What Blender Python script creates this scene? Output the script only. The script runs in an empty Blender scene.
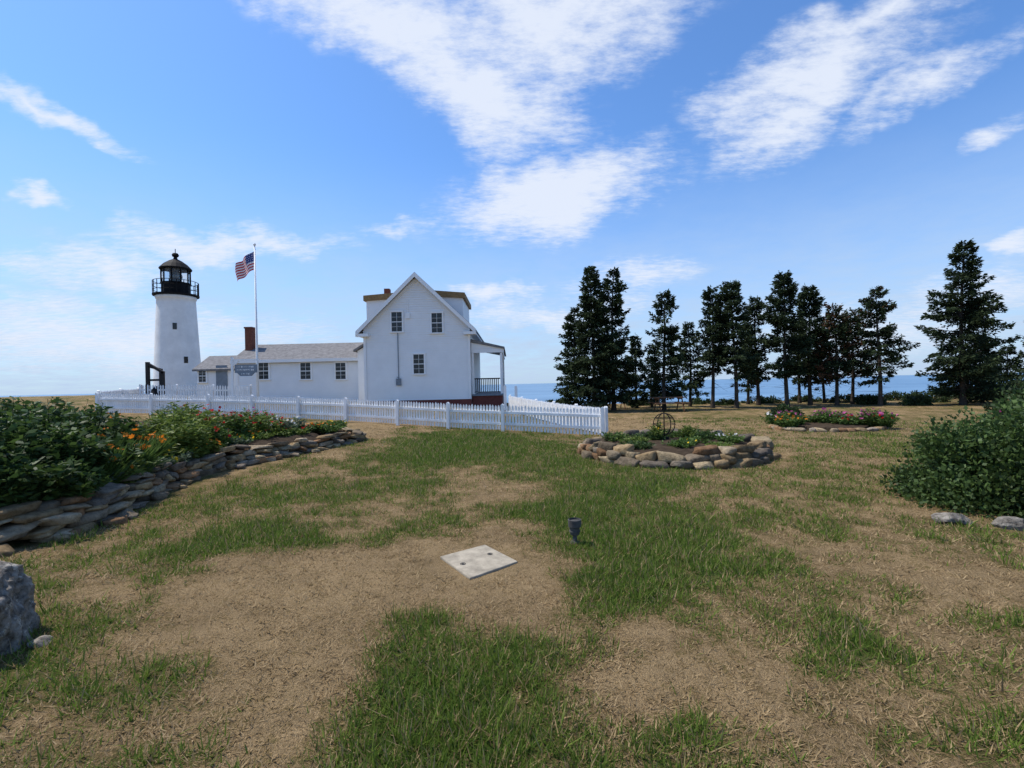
import bpy, bmesh, math, random
import numpy as np
from mathutils import Vector, Matrix
random.seed(7); rng=np.random.default_rng(7)
scene=bpy.context.scene
F=17/36*1024; TH=math.radians(1.3); EYE=1.65
def W(px,py,Y):
    u=px-512; v=384-py
    a=u*math.cos(TH)+v*math.sin(TH); b=-u*math.sin(TH)+v*math.cos(TH)
    return (a*Y/F, Y, EYE+b*Y/F)
def WX(px,py,Y): return W(px,py,Y)[0]
def G(px,py):
    u=px-512; v=384-py
    a=u*math.cos(TH)+v*math.sin(TH); b=-u*math.sin(TH)+v*math.cos(TH)
    Y=EYE*F/max(-b,6); return a*Y/F, Y
# ---------------------------------------------------------------- noise
def _hash(i,j,s):
    n=(i.astype(np.int64)*374761393+j.astype(np.int64)*668265263+s*1274126177)&0x7fffffff
    n=((n^(n>>13))*1274126177)&0x7fffffff
    return ((n^(n>>16))&0xffff)/65535.0
def vnoise(x,y,s=0):
    xi=np.floor(x); yi=np.floor(y); fx=x-xi; fy=y-yi
    fx=fx*fx*(3-2*fx); fy=fy*fy*(3-2*fy)
    a=_hash(xi,yi,s); b=_hash(xi+1,yi,s); c=_hash(xi,yi+1,s); d=_hash(xi+1,yi+1,s)
    return (a*(1-fx)+b*fx)*(1-fy)+(c*(1-fx)+d*fx)*fy
def fbm(x,y,o=4,s=0):
    r=0; a=.5; t=0
    for k in range(o):
        r=r+a*vnoise(x,y,s+k); t+=a; a*=.55; x=x*2.03+7.1; y=y*2.03+3.7
    return r/t
def sst(a,b,x):
    t=np.clip((x-a)/(b-a),0,1); return t*t*(3-2*t)
def height(x,y):
    x=np.asarray(x,float); y=np.asarray(y,float)
    q=np.maximum(0,2-x); h=.95*np.tanh(q/19)*sst(6,17,y)
    h=h+np.minimum(.45,.02*np.maximum(0,y-18))*sst(2,-4,x)
    h=h+.05*(fbm(x*.5,y*.5,3,11)-.5)
    coast=36.5+sst(-2,-16,x)*40+3*(fbm(x*.12,y*.01,2,5)-.5)
    d=y-coast
    h=h-14*sst(0,11,d)+.8*(fbm(x*.6,y*.6,3,9)-.5)*sst(0,3,d)
    return h
def H(x,y): return float(height(np.array([x]),np.array([y]))[0])
# ---------------------------------------------------------------- mesh helpers
def link(o,parent=None):
    scene.collection.objects.link(o)
    if parent is not None:
        o.parent=parent; o.matrix_parent_inverse=Matrix.Translation(-Vector(parent.location))
    return o
def empty(name,loc):
    e=bpy.data.objects.new(name,None); e.location=loc; e.empty_display_size=.3
    scene.collection.objects.link(e); return e
def npmesh(name,V,Fs,mat,col=None,parent=None,smooth=False):
    V=np.asarray(V,np.float32)
    if not isinstance(Fs,(list,tuple)): Fs=[Fs]
    loops=np.concatenate([f.reshape(-1) for f in Fs]).astype(np.int32)
    tot=np.concatenate([np.full(len(f),f.shape[1],np.int32) for f in Fs])
    st=np.concatenate([[0],np.cumsum(tot)[:-1]]).astype(np.int32)
    me=bpy.data.meshes.new(name)
    me.vertices.add(len(V)); me.vertices.foreach_set('co',V.reshape(-1))
    me.loops.add(len(loops)); me.loops.foreach_set('vertex_index',loops)
    me.polygons.add(len(tot)); me.polygons.foreach_set('loop_start',st); me.polygons.foreach_set('loop_total',tot)
    if smooth: me.polygons.foreach_set('use_smooth',np.ones(len(tot),bool))
    me.update(calc_edges=True)
    if col is not None:
        a=me.color_attributes.new('Col','FLOAT_COLOR','POINT')
        c=np.ones((len(V),4),np.float32); c[:,:3]=col; a.data.foreach_set('color',c.reshape(-1))
    if mat: me.materials.append(mat)
    o=bpy.data.objects.new(name,me); link(o,parent); return o
class Batch:
    def __init__(s): s.V=[];s.F=[]
    def box(s,x0,x1,y0,y1,z0,z1):
        b=len(s.V); s.V+=[(x0,y0,z0),(x1,y0,z0),(x1,y1,z0),(x0,y1,z0),(x0,y0,z1),(x1,y0,z1),(x1,y1,z1),(x0,y1,z1)]
        s.F+=[tuple(b+i for i in f) for f in ((0,3,2,1),(4,5,6,7),(0,1,5,4),(1,2,6,5),(2,3,7,6),(3,0,4,7))]
    def obox(s,c,ax,hl,hw,z0,z1,point=0):
        ax=Vector((ax[0],ax[1],0)).normalized(); n=Vector((-ax.y,ax.x,0)); b=len(s.V); c=Vector((c[0],c[1],0))
        for z in (z0,z1):
            for i,j in ((-1,-1),(1,-1),(1,1),(-1,1)):
                p=c+ax*hl*i+n*hw*j; s.V.append((p.x,p.y,z))
        s.F+=[tuple(b+i for i in f) for f in ((0,3,2,1),(0,1,5,4),(1,2,6,5),(2,3,7,6),(3,0,4,7))]
        if point:
            for j in (-1,1):
                p=c+n*hw*j; s.V.append((p.x,p.y,z1+point))
            s.F+=[(b+4,b+5,b+8),(b+5,b+6,b+9,b+8),(b+6,b+7,b+9),(b+7,b+4,b+8,b+9)]
        else: s.F.append((b+4,b+5,b+6,b+7))
    def beam(s,p,q,w,h=None):
        h=h or w; p=Vector(p); q=Vector(q); d=(q-p).normalized()
        up=Vector((0,0,1)) if abs(d.z)<.95 else Vector((0,1,0))
        a=d.cross(up).normalized()*w/2; c=a.cross(d).normalized()*h/2; b=len(s.V)
        for e in (p,q):
            for i,j in ((-1,-1),(1,-1),(1,1),(-1,1)): s.V.append(tuple(e+a*i+c*j))
        s.F+=[tuple(b+i for i in f) for f in ((0,3,2,1),(4,5,6,7),(0,1,5,4),(1,2,6,5),(2,3,7,6),(3,0,4,7))]
    def poly(s,pts,y0,y1):
        b=len(s.V);n=len(pts)
        s.V+=[(x,y0,z) for x,z in pts]+[(x,y1,z) for x,z in pts]
        s.F.append(tuple(b+i for i in range(n))); s.F.append(tuple(b+n+i for i in reversed(range(n))))
        for i in range(n):
            j=(i+1)%n; s.F.append((b+i,b+n+i,b+n+j,b+j))
    def polyx(s,pts,x0,x1):
        b=len(s.V);n=len(pts)
        s.V+=[(x0,y,z) for y,z in pts]+[(x1,y,z) for y,z in pts]
        s.F.append(tuple(b+i for i in range(n))); s.F.append(tuple(b+n+i for i in reversed(range(n))))
        for i in range(n):
            j=(i+1)%n; s.F.append((b+i,b+n+i,b+n+j,b+j))
    def lathe(s,cx,cy,prof,seg=32,capped=True):
        b=len(s.V)
        for r,z in prof:
            for k in range(seg):
                a=2*math.pi*k/seg; s.V.append((cx+r*math.cos(a),cy+r*math.sin(a),z))
        for i in range(len(prof)-1):
            for k in range(seg):
                l=(k+1)%seg; s.F.append((b+i*seg+k,b+i*seg+l,b+(i+1)*seg+l,b+(i+1)*seg+k))
        if capped:
            s.F.append(tuple(b+k for k in reversed(range(seg)))); e=b+(len(prof)-1)*seg; s.F.append(tuple(e+k for k in range(seg)))
    def ring(s,cx,cy,cz,R,r,seg=36,rot=None,ms=6):
        b=len(s.V)
        for k in range(seg):
            a=2*math.pi*k/seg
            for m in range(ms):
                t=2*math.pi*m/ms; p=Vector(((R+r*math.cos(t))*math.cos(a),(R+r*math.cos(t))*math.sin(a),r*math.sin(t)))
                if rot: p=rot@p
                s.V.append((cx+p.x,cy+p.y,cz+p.z))
        for k in range(seg):
            for m in range(ms):
                k2=(k+1)%seg;m2=(m+1)%ms
                s.F.append((b+k*ms+m,b+k2*ms+m,b+k2*ms+m2,b+k*ms+m2))
    def build(s,name,mat,parent=None,bevel=0,smooth=False):
        me=bpy.data.meshes.new(name); me.from_pydata([tuple(v) for v in s.V],[],s.F)
        bm=bmesh.new(); bm.from_mesh(me); bmesh.ops.recalc_face_normals(bm,faces=bm.faces); bm.to_mesh(me); bm.free()
        me.materials.append(mat); o=bpy.data.objects.new(name,me); link(o,parent)
        if smooth:
            for p in me.polygons: p.use_smooth=len(p.vertices)<=4
        if bevel:
            m=o.modifiers.new('bevel','BEVEL'); m.width=bevel; m.segments=2; m.limit_method='ANGLE'
        return o
# ---------------------------------------------------------------- materials
def mat(name,c,rough=.7,var=.15,scale=4,bump=0,bscale=40,c2=None,metal=0,spec=.3,coord='Object'):
    m=bpy.data.materials.new(name); m.use_nodes=True; nt=m.node_tree; N=nt.nodes; L=nt.links
    p=N['Principled BSDF']; p.inputs['Roughness'].default_value=rough; p.inputs['Metallic'].default_value=metal
    p.inputs['Specular IOR Level'].default_value=spec
    tc=N.new('ShaderNodeTexCoord'); n=N.new('ShaderNodeTexNoise'); n.inputs['Scale'].default_value=scale; n.inputs['Detail'].default_value=5; n.inputs['Roughness'].default_value=.65
    L.new(tc.outputs[coord],n.inputs['Vector'])
    r=N.new('ShaderNodeValToRGB'); c2=c2 or tuple(x*(1-var*2) for x in c)
    r.color_ramp.elements[0].position=.32; r.color_ramp.elements[1].position=.68
    r.color_ramp.elements[0].color=(*c2,1); r.color_ramp.elements[1].color=(*[min(1,x*(1+var*.3)) for x in c],1)
    L.new(n.outputs['Fac'],r.inputs['Fac']); L.new(r.outputs['Color'],p.inputs['Base Color'])
    if bump:
        b=N.new('ShaderNodeBump'); b.inputs['Strength'].default_value=bump; b.inputs['Distance'].default_value=.02
        n2=N.new('ShaderNodeTexNoise'); n2.inputs['Scale'].default_value=bscale; n2.inputs['Detail'].default_value=6
        L.new(tc.outputs[coord],n2.inputs['Vector']); L.new(n2.outputs['Fac'],b.inputs['Height']); L.new(b.outputs['Normal'],p.inputs['Normal'])
    return m
def colmat(name,rough=.6,transl=.35,spec=.25,bump=0,bscale=30,speckle=0):
    m=bpy.data.materials.new(name); m.use_nodes=True; nt=m.node_tree; N=nt.nodes; L=nt.links
    p=N['Principled BSDF']; p.inputs['Roughness'].default_value=rough; p.inputs['Specular IOR Level'].default_value=spec
    a=N.new('ShaderNodeAttribute'); a.attribute_name='Col'; src=a.outputs['Color']
    if speckle or bump: tc=N.new('ShaderNodeTexCoord')
    if speckle:
        n=N.new('ShaderNodeTexNoise'); n.inputs['Scale'].default_value=bscale*.4; n.inputs['Detail'].default_value=6; n.inputs['Roughness'].default_value=.75
        L.new(tc.outputs['Object'],n.inputs['Vector'])
        mr=N.new('ShaderNodeMapRange'); mr.inputs[1].default_value=.3; mr.inputs[2].default_value=.7; mr.inputs[3].default_value=1-speckle; mr.inputs[4].default_value=1+speckle
        L.new(n.outputs['Fac'],mr.inputs[0])
        mx=N.new('ShaderNodeVectorMath'); mx.operation='SCALE'; L.new(src,mx.inputs[0]); L.new(mr.outputs[0],mx.inputs['Scale']); src=mx.outputs[0]
    L.new(src,p.inputs['Base Color'])
    if bump:
        b=N.new('ShaderNodeBump'); b.inputs['Strength'].default_value=bump; b.inputs['Distance'].default_value=.03
        n2=N.new('ShaderNodeTexNoise'); n2.inputs['Scale'].default_value=bscale; n2.inputs['Detail'].default_value=6; n2.inputs['Roughness'].default_value=.7
        L.new(tc.outputs['Object'],n2.inputs['Vector']); L.new(n2.outputs['Fac'],b.inputs['Height']); L.new(b.outputs['Normal'],p.inputs['Normal'])
    if transl:
        t=N.new('ShaderNodeBsdfTranslucent'); L.new(src,t.inputs['Color'])
        mx=N.new('ShaderNodeMixShader'); mx.inputs[0].default_value=transl
        L.new(p.outputs[0],mx.inputs[1]); L.new(t.outputs[0],mx.inputs[2]); L.new(mx.outputs[0],N['Material Output'].inputs['Surface'])
    return m
M_white=mat('white_clapboard_paint',(.87,.87,.86),.55,.03,1.3)
M_trim=mat('white_trim_paint',(.88,.88,.87),.5,.02,2)
M_fence=mat('fence_white_paint',(.86,.86,.85),.6,.08,3)
M_tower=mat('whitewashed_rubble',(.86,.85,.83),.8,.07,1.2,.7,5)
M_black=mat('black_iron_paint',(.010,.010,.011),.7,.1,5,spec=.12)
M_roofg=mat('weathered_grey_shingle',(.235,.225,.22),.9,.2,5,.5,30,spec=.1)
M_cedar=mat('cedar_shingle',(.36,.22,.095),.85,.22,8,.5,30)
M_brick=mat('red_brick',(.20,.07,.045),.85,.2,9,.4,30)
M_found=mat('red_painted_foundation',(.18,.05,.04),.8,.15,6)
M_glass=mat('window_glass',(.02,.025,.03),.12,.2,3,spec=.4)
M_greywood=mat('grey_painted_wood',(.22,.26,.30),.7,.12,5)
M_darkwood=mat('dark_timber',(.035,.03,.028),.8,.2,6)
M_brownwood=mat('brown_timber',(.20,.10,.05),.8,.2,6)
M_concrete=mat('concrete',(.40,.345,.26),.9,.2,9,.4,70,spec=.1)
M_galv=mat('grey_metal_housing',(.10,.096,.09),.85,.2,12,spec=.08)
M_leaf=colmat('leaf_foliage',.55,.35)
M_needle=colmat('spruce_needles',.8,.18,.1)
M_grass=colmat('grass_blades',.65,.38,.12)
M_petal=colmat('petals',.6,.35,.1)
M_stone=colmat('field_stone',.95,0,.05,1.0,24,.5)
M_bark=mat('spruce_bark',(.075,.062,.05),.95,.25,12,.6,25,spec=.05)
# ---------------------------------------------------------------- ground
blobs=[ # px,py,rx,ry,value
 (455,655,105,55,.6),(500,720,100,50,.5),(400,705,60,45,.4),(560,650,50,30,.35),(620,572,85,32,.65),(660,545,70,18,.35),
 (600,505,80,24,.5),(560,520,60,14,.25),(475,452,75,13,.65),(560,472,60,9,.35),(440,446,50,10,.4),(640,488,80,10,.4),(420,462,70,9,.35),(780,488,60,10,.25),(960,545,60,16,.22),
 (340,540,90,10,.35),(230,545,90,14,.35),(165,560,70,22,.35),(160,620,60,20,.2),(100,700,70,26,.2),(180,745,60,20,.12),
 (300,498,120,14,.22),(835,645,50,22,.4),(970,610,70,25,.15),(700,735,60,16,.2),(650,757,60,14,.25),(880,470,120,12,.2),(940,450,100,10,.22),(760,560,60,12,.15),(720,600,60,12,.1),
 (870,730,70,15,.05),(980,700,50,20,.1),(600,690,20,8,.25),(590,455,60,6,.25),
 (360,590,165,40,-.95),(250,610,90,36,-.55),(520,575,60,28,-.45),(290,690,55,50,-.4),(250,745,90,28,-.35),(640,670,75,42,-.45),(590,610,30,14,-.25),
 (510,485,55,12,-.45),(720,482,60,9,-.4),(400,520,70,10,-.25),(385,437,60,9,-.6),(330,465,60,10,-.15),(800,590,90,22,-.28),(920,650,60,30,-.25),(600,540,40,9,-.25),
 (760,700,120,38,-.35),(620,425,60,7,-.3),(690,428,120,6,-.25),(800,455,80,10,-.25),(60,600,60,30,-.15),(530,490,30,12,-.25),(900,560,90,20,-.18),(950,740,90,25,-.2),(870,510,70,10,-.15),(1000,580,50,14,-.2),
]
def green(x,y):
    x=np.asarray(x,float);y=np.asarray(y,float)
    wx=x+.9*(fbm(x*1.1,y*1.1,4,31)-.5)*np.clip(y/4,.6,3); wy=y+1.5*(fbm(x*1.1,y*1.1,4,41)-.5)*np.clip(y/4,.5,3)
    g=np.full(x.shape,.36)
    for (px,py,rx,ry,v) in blobs:
        cx,cy=G(px,py); _,ya=G(px,py-ry); _,yb=G(px,py+ry)
        Rx=rx*cy/F; Ry=max(.15,(ya-yb)/2); cyy=(ya+yb)/2
        g=g+v*np.exp(-(((wx-cx)/Rx)**2+((wy-cyy)/Ry)**2)*.9)
    g=g+.65*(fbm(x*.9+3,y*.9,4,51)-.5)+1.0*(fbm(x*4.1,y*4.1,3,61)-.5)
    return np.clip(g,0,1)
def build_ground():
    na=760; r=[.25]
    while r[-1]<600: r.append(r[-1]*1.028+.004)
    r=np.array(r); nr=len(r)
    t=np.linspace(-1,1,na,endpoint=False); a=math.pi*(.45*t+.55*t**3)
    A,R=np.meshgrid(a,r); X=R*np.sin(A); Y=R*np.cos(A)
    Z=height(X,Y)+.022*(fbm(X*5,Y*5,3,71)-.5)*(R<30)
    V=np.stack([X,Y,Z],-1).reshape(-1,3)
    V=np.vstack([V,[[0,0,0]]]); c=len(V)-1
    i,j=np.meshgrid(np.arange(nr-1),np.arange(na),indexing='ij'); j2=(j+1)%na
    Fq=np.stack([i*na+j,(i+1)*na+j,(i+1)*na+j2,i*na+j2],-1).reshape(-1,4)[:, ::-1]
    jj=np.arange(na); Ft=np.stack([np.full(na,c),(jj+1)%na,jj],-1)[:, ::-1]
    g=green(V[:,0],V[:,1]); col=np.stack([g,(V[:,2]<-0.6)*1.0,g*0],-1)
    m=bpy.data.materials.new('dry_lawn'); m.use_nodes=True; nt=m.node_tree; N=nt.nodes; L=nt.links
    p=N['Principled BSDF']; p.inputs['Roughness'].default_value=.95; p.inputs['Specular IOR Level'].default_value=.05
    at=N.new('ShaderNodeAttribute'); at.attribute_name='Col'; sp=N.new('ShaderNodeSeparateColor'); L.new(at.outputs['Color'],sp.inputs[0])
    tc=N.new('ShaderNodeTexCoord')
    def noise(s,d=5,ro=.7):
        n=N.new('ShaderNodeTexNoise'); n.inputs['Scale'].default_value=s; n.inputs['Detail'].default_value=d; n.inputs['Roughness'].default_value=ro; L.new(tc.outputs['Object'],n.inputs['Vector']); return n.outputs['Fac']
    n1=noise(9); n2=noise(55,5); n3=noise(1.6,4); n4=noise(170,2)
    def math_(op,a,b,clamp=False):
        k=N.new('ShaderNodeMath'); k.operation=op; k.use_clamp=clamp
        for idx,v in enumerate((a,b)):
            if isinstance(v,(int,float)): k.inputs[idx].default_value=v
            else: L.new(v,k.inputs[idx])
        return k.outputs[0]
    gg=math_('ADD',sp.outputs[0],math_('MULTIPLY',math_('SUBTRACT',n1,.5),1.6)); gg=math_('ADD',gg,math_('MULTIPLY',math_('SUBTRACT',n2,.5),2.0),True)
    rp=N.new('ShaderNodeValToRGB'); L.new(gg,rp.inputs['Fac']); e=rp.color_ramp.elements
    e[0].position=.0; e[0].color=(.375,.26,.135,1); e[1].position=.95; e[1].color=(.06,.095,.018,1)
    for pos,c in ((.2,(.30,.205,.098,1)),(.45,(.195,.145,.06,1)),(.65,(.12,.12,.036,1))):
        q=e.new(pos); q.color=c
    mr=N.new('ShaderNodeMapRange'); mr.inputs[1].default_value=.35; mr.inputs[2].default_value=.62; mr.inputs[3].default_value=.42; mr.inputs[4].default_value=1.18; L.new(n4,mr.inputs[0])
    mr2=N.new('ShaderNodeMapRange'); mr2.inputs[1].default_value=.3; mr2.inputs[2].default_value=.7; mr2.inputs[3].default_value=.75; mr2.inputs[4].default_value=1.2; L.new(n3,mr2.inputs[0])
    vs=N.new('ShaderNodeVectorMath'); vs.operation='SCALE'; L.new(rp.outputs[0],vs.inputs[0]); L.new(math_('MULTIPLY',mr.outputs[0],mr2.outputs[0]),vs.inputs['Scale'])
    mx=N.new('ShaderNodeMix'); mx.data_type='RGBA'; L.new(sp.outputs[1],mx.inputs[0]); L.new(vs.outputs[0],mx.inputs[6]); mx.inputs[7].default_value=(.16,.15,.14,1)
    L.new(mx.outputs[2],p.inputs['Base Color'])
    b=N.new('ShaderNodeBump'); b.inputs['Strength'].default_value=1.0; b.inputs['Distance'].default_value=.03
    L.new(math_('ADD',n2,math_('MULTIPLY',n4,.5)),b.inputs['Height']); L.new(b.outputs[0],p.inputs['Normal'])
    return npmesh('ground',V,[Fq,Ft],m,col,smooth=True)
build_ground()
# ---------------------------------------------------------------- sea
def build_sea():
    m=bpy.data.materials.new('sea_water'); m.use_nodes=True; nt=m.node_tree; N=nt.nodes; L=nt.links
    p=N['Principled BSDF']; p.inputs['Roughness'].default_value=.4; p.inputs['Specular IOR Level'].default_value=.4
    tc=N.new('ShaderNodeTexCoord'); mp=N.new('ShaderNodeMapping'); mp.inputs['Scale'].default_value=(.25,.6,1); L.new(tc.outputs['Object'],mp.inputs[0])
    n=N.new('ShaderNodeTexNoise'); n.inputs['Scale'].default_value=.5; n.inputs['Detail'].default_value=4; L.new(mp.outputs[0],n.inputs['Vector'])
    b=N.new('ShaderNodeBump'); b.inputs['Strength'].default_value=.6; b.inputs['Distance'].default_value=.6; L.new(n.outputs[0],b.inputs['Height']); L.new(b.outputs[0],p.inputs['Normal'])
    n2=N.new('ShaderNodeTexNoise'); n2.inputs['Scale'].default_value=.03; n2.inputs['Detail'].default_value=6; L.new(mp.outputs[0],n2.inputs['Vector'])
    r=N.new('ShaderNodeValToRGB'); r.color_ramp.elements[0].color=(.07,.16,.27,1); r.color_ramp.elements[1].color=(.13,.25,.38,1); r.color_ramp.elements[0].position=.35; r.color_ramp.elements[1].position=.7
    L.new(n2.outputs[0],r.inputs[0]); L.new(r.outputs[0],p.inputs['Base Color'])
    V=np.array([[-30000,30,-9],[30000,30,-9],[30000,40000,-9],[-30000,40000,-9]]); npmesh('sea',V,np.array([[0,1,2,3]]),m)
build_sea()
# ---------------------------------------------------------------- grass
def build_grass(nt=88000,per=8):
    r=1.3+rng.random(nt)**1.1*21; a=(rng.random(nt)*2-1)*1.0
    cx=r*np.sin(a); cy=r*np.cos(a)
    g=green(cx,cy)
    keep=~((cx<-4.9)&(cy>3.0)&(cx< -5.2+.28*np.maximum(0,cy-9)) )
    keep&=((cx-3.55)**2+(cy-11)**2>2.1**2)
    keep&=~(((cx+.32)/.42)**2+((cy-4.53)/.46)**2<1)
    keep&=(rng.random(nt)<(.5+.85*g))
    cx,cy,g=cx[keep],cy[keep],g[keep]; n=len(cx)
    tj=np.repeat(rng.random(n),per); big=np.repeat(rng.random(n)<.08,per)
    cx=np.repeat(cx,per);cy=np.repeat(cy,per);g=np.repeat(g,per); rr=np.hypot(cx,cy)
    th=rng.random(n*per)*2*math.pi; lean=rng.random(n*per)
    sp=(.01+.035*rng.random(n*per))*(1+rr/8)
    bx=cx+np.cos(th)*sp; by=cy+np.sin(th)*sp; bz=height(bx,by)-.004
    isg=(g+.5*(tj-.5)+.3*(rng.random(n*per)-.5)-.47)>0
    L=np.where(isg,.03+.055*rng.random(n*per)*(.5+g),.02+.045*rng.random(n*per))*np.where(big&isg,1.8,1)
    el=np.where(isg,np.radians(85-62*lean),np.radians(48-46*lean))
    ph=th+(rng.random(n*per)-.5)*1.6
    dx=np.cos(ph)*np.cos(el)*L; dy=np.sin(ph)*np.cos(el)*L; dz=np.sin(el)*L
    w=(.0020+.0013*rng.random(n*per))*(1+rr/5)
    q=rng.random(n*per)*math.pi; wx=np.cos(q)*w; wy=np.sin(q)*w
    m=n*per; V=np.empty((m,3,3),np.float32)
    V[:,0]=np.stack([bx-wx,by-wy,bz],-1); V[:,1]=np.stack([bx+wx,by+wy,bz],-1); V[:,2]=np.stack([bx+dx,by+dy,bz+dz],-1)
    k=rng.random((m,1))*.6+tj[:,None]*.4; c1=np.array([.06,.12,.014]); c2=np.array([.19,.25,.045]); s1=np.array([.52,.38,.205]); s2=np.array([.19,.125,.058])
    cg=c1*(1-k)+c2*k; cs=s1*(1-k)+s2*k
    mixv=(rng.random((m,1))<.2); col=np.where(isg[:,None]&~mixv,cg,cs)
    C=np.repeat(col,3,axis=0); Fa=np.arange(m*3).reshape(-1,3)
    npmesh('grass',V.reshape(-1,3),Fa,M_grass,C)
build_grass()
# ---------------------------------------------------------------- leaves primitive
def leafquads(C,D,l,w):
    n=len(C); D=D/np.maximum(1e-6,np.linalg.norm(D,axis=1,keepdims=True))
    r=rng.normal(size=(n,3)); S=np.cross(D,r); S/=np.maximum(1e-6,np.linalg.norm(S,axis=1,keepdims=True))
    l=np.broadcast_to(np.asarray(l,float).reshape(-1,1),(n,1)); w=np.broadcast_to(np.asarray(w,float).reshape(-1,1),(n,1))
    V=np.stack([C,C+D*l*.45+S*w*.5,C+D*l,C+D*l*.45-S*w*.5],1)
    return V.reshape(-1,3)
def quadidx(n,off=0): return np.arange(n*4).reshape(-1,4)+off
def sticks(P,Q,r0,r1):
    P=np.asarray(P,float);Q=np.asarray(Q,float);n=len(P); D=Q-P; D/=np.maximum(1e-6,np.linalg.norm(D,axis=1,keepdims=True))
    up=np.tile([.3,.2,1.0],(n,1)); A=np.cross(D,up); A/=np.maximum(1e-6,np.linalg.norm(A,axis=1,keepdims=True)); B=np.cross(D,A)
    r0=np.broadcast_to(np.asarray(r0,float).reshape(-1,1),(n,1)); r1=np.broadcast_to(np.asarray(r1,float).reshape(-1,1),(n,1))
    V=[]
    for c,r in ((P,r0),(Q,r1)):
        for k in range(3):
            t=2*math.pi*k/3; V.append(c+(A*math.cos(t)+B*math.sin(t))*r)
    V=np.stack(V,1); b=np.arange(n)[:,None]*6
    Fq=np.concatenate([b+np.array([[k,(k+1)%3,3+(k+1)%3,3+k]]) for k in range(3)])
    return V.reshape(-1,3),Fq
# ---------------------------------------------------------------- conifers
def conifer(px,top,base,hw,Y,clear=.1,dens=1.0,brown=0,seed=0,shape=.85,lean=0):
    global rng
    rng=np.random.default_rng(1000+seed)
    x,_,_=W(px,base,Y); zt=W(px,top,Y)[2]; z0=H(x,Y)-.05; h=zt-z0; R=hw*Y/F
    e=empty('spruce_tree',(x,Y,z0))
    nseg=14
    ox=lambda t: x+lean*t*t*h+.05*np.sin(t*5+seed)
    tr=.010*h+.035
    V=[];
    for i in range(nseg+1):
        t=i/nseg; r=tr*(1-t)**.9+.012
        if i==0: r*=1.35
        for k in range(8):
            a=k*math.pi/4; V.append((ox(t)+r*math.cos(a),Y+r*math.sin(a),z0+t*h*.985))
    Fq=[(i*8+k,i*8+(k+1)%8,(i+1)*8+(k+1)%8,(i+1)*8+k) for i in range(nseg) for k in range(8)]
    npmesh('trunk',np.array(V),np.array(Fq),M_bark,parent=e,smooth=True)
    nb=int(h*25*dens)
    t=clear+(1-clear)*rng.random(nb)**.92; az=rng.random(nb)*2*math.pi
    t=np.where(rng.random(nb)<.35,np.round(t*h*2.0)/(h*2.0)+rng.normal(0,.008,nb),t); t=np.clip(t,clear*.9,.992)
    prof=np.where(t<clear+.18,.62+.38*(t-clear)/.18,1)*(1-t)**shape
    irr=.42+1.15*fbm(az*1.1+seed*3.3,t*h*1.0+seed,2,seed+3)
    bl=R*1.18*prof*irr*(.55+.6*rng.random(nb))+.12
    sector=fbm(np.cos(az)*1.6+seed*7.7,t*h*.8+np.sin(az)*1.5,2,seed+77); ok=(sector>.35)|(t>.85)
    t,az,bl=t[ok],az[ok],bl[ok]; nb=len(t)
    dro=-.30+.75*t+rng.normal(0,.18,nb)
    P=np.stack([ox(t),np.full(nb,Y),z0+t*h*.985],-1); D=np.stack([np.cos(az),np.sin(az),dro],-1)
    Q=P+D*bl[:,None]; Q[:,2]+=.10*bl
    Vs,Fs=sticks(P,Q,.008+.010*bl,.003)
    nd=int(10+clear*70); td=clear*rng.random(nd)*1.1+.04; ad=rng.random(nd)*6.28; Pd=np.stack([ox(td),np.full(nd,Y),z0+td*h],-1)
    Qd=Pd+np.stack([np.cos(ad),np.sin(ad),rng.normal(-.15,.25,nd)],-1)*(R*(.2+.6*rng.random(nd)))[:,None]
    Vd,Fd=sticks(Pd,Qd,.012,.003)
    npmesh('limbs',np.vstack([Vs,Vd]),np.vstack([Fs,Fd+len(Vs)]),M_bark,parent=e)
    cnt=np.maximum(10,(bl*88*dens)).astype(int); idx=np.repeat(np.arange(nb),cnt); n=len(idx)
    s=.10+.93*rng.random(n)**.75; Dn=D[idx]; side=np.stack([-np.sin(az[idx]),np.cos(az[idx]),np.zeros(n)],-1)
    lat=rng.uniform(-1,1,n)*(1.1-s)*.48*bl[idx]
    C=P[idx]+Dn*(s*bl[idx])[:,None]+side*lat[:,None]; C[:,2]+=.10*bl[idx]*s+rng.normal(0,.055,n)-np.abs(lat)*.3
    Dl=Dn*.7+side*(np.sign(lat)*.8)[:,None]+rng.normal(0,.4,(n,3)); Dl[:,2]-=.2
    V=leafquads(C,Dl,.11+.14*rng.random(n),.045+.055*rng.random(n))
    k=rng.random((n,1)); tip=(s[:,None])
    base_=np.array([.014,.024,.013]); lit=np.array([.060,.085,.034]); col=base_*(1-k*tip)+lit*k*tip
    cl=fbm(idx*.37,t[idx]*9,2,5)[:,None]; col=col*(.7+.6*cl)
    if brown:
        bm_=(fbm(az[idx]*1.3+2,t[idx]*h*.9,2,99)>.5)[:,None]&(rng.random((n,1))<brown); col=np.where(bm_,np.array([.13,.065,.035])*(.6+.6*k),col)
    npmesh('needle_foliage',V,quadidx(n),M_needle,np.repeat(col,4,axis=0),parent=e)
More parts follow.
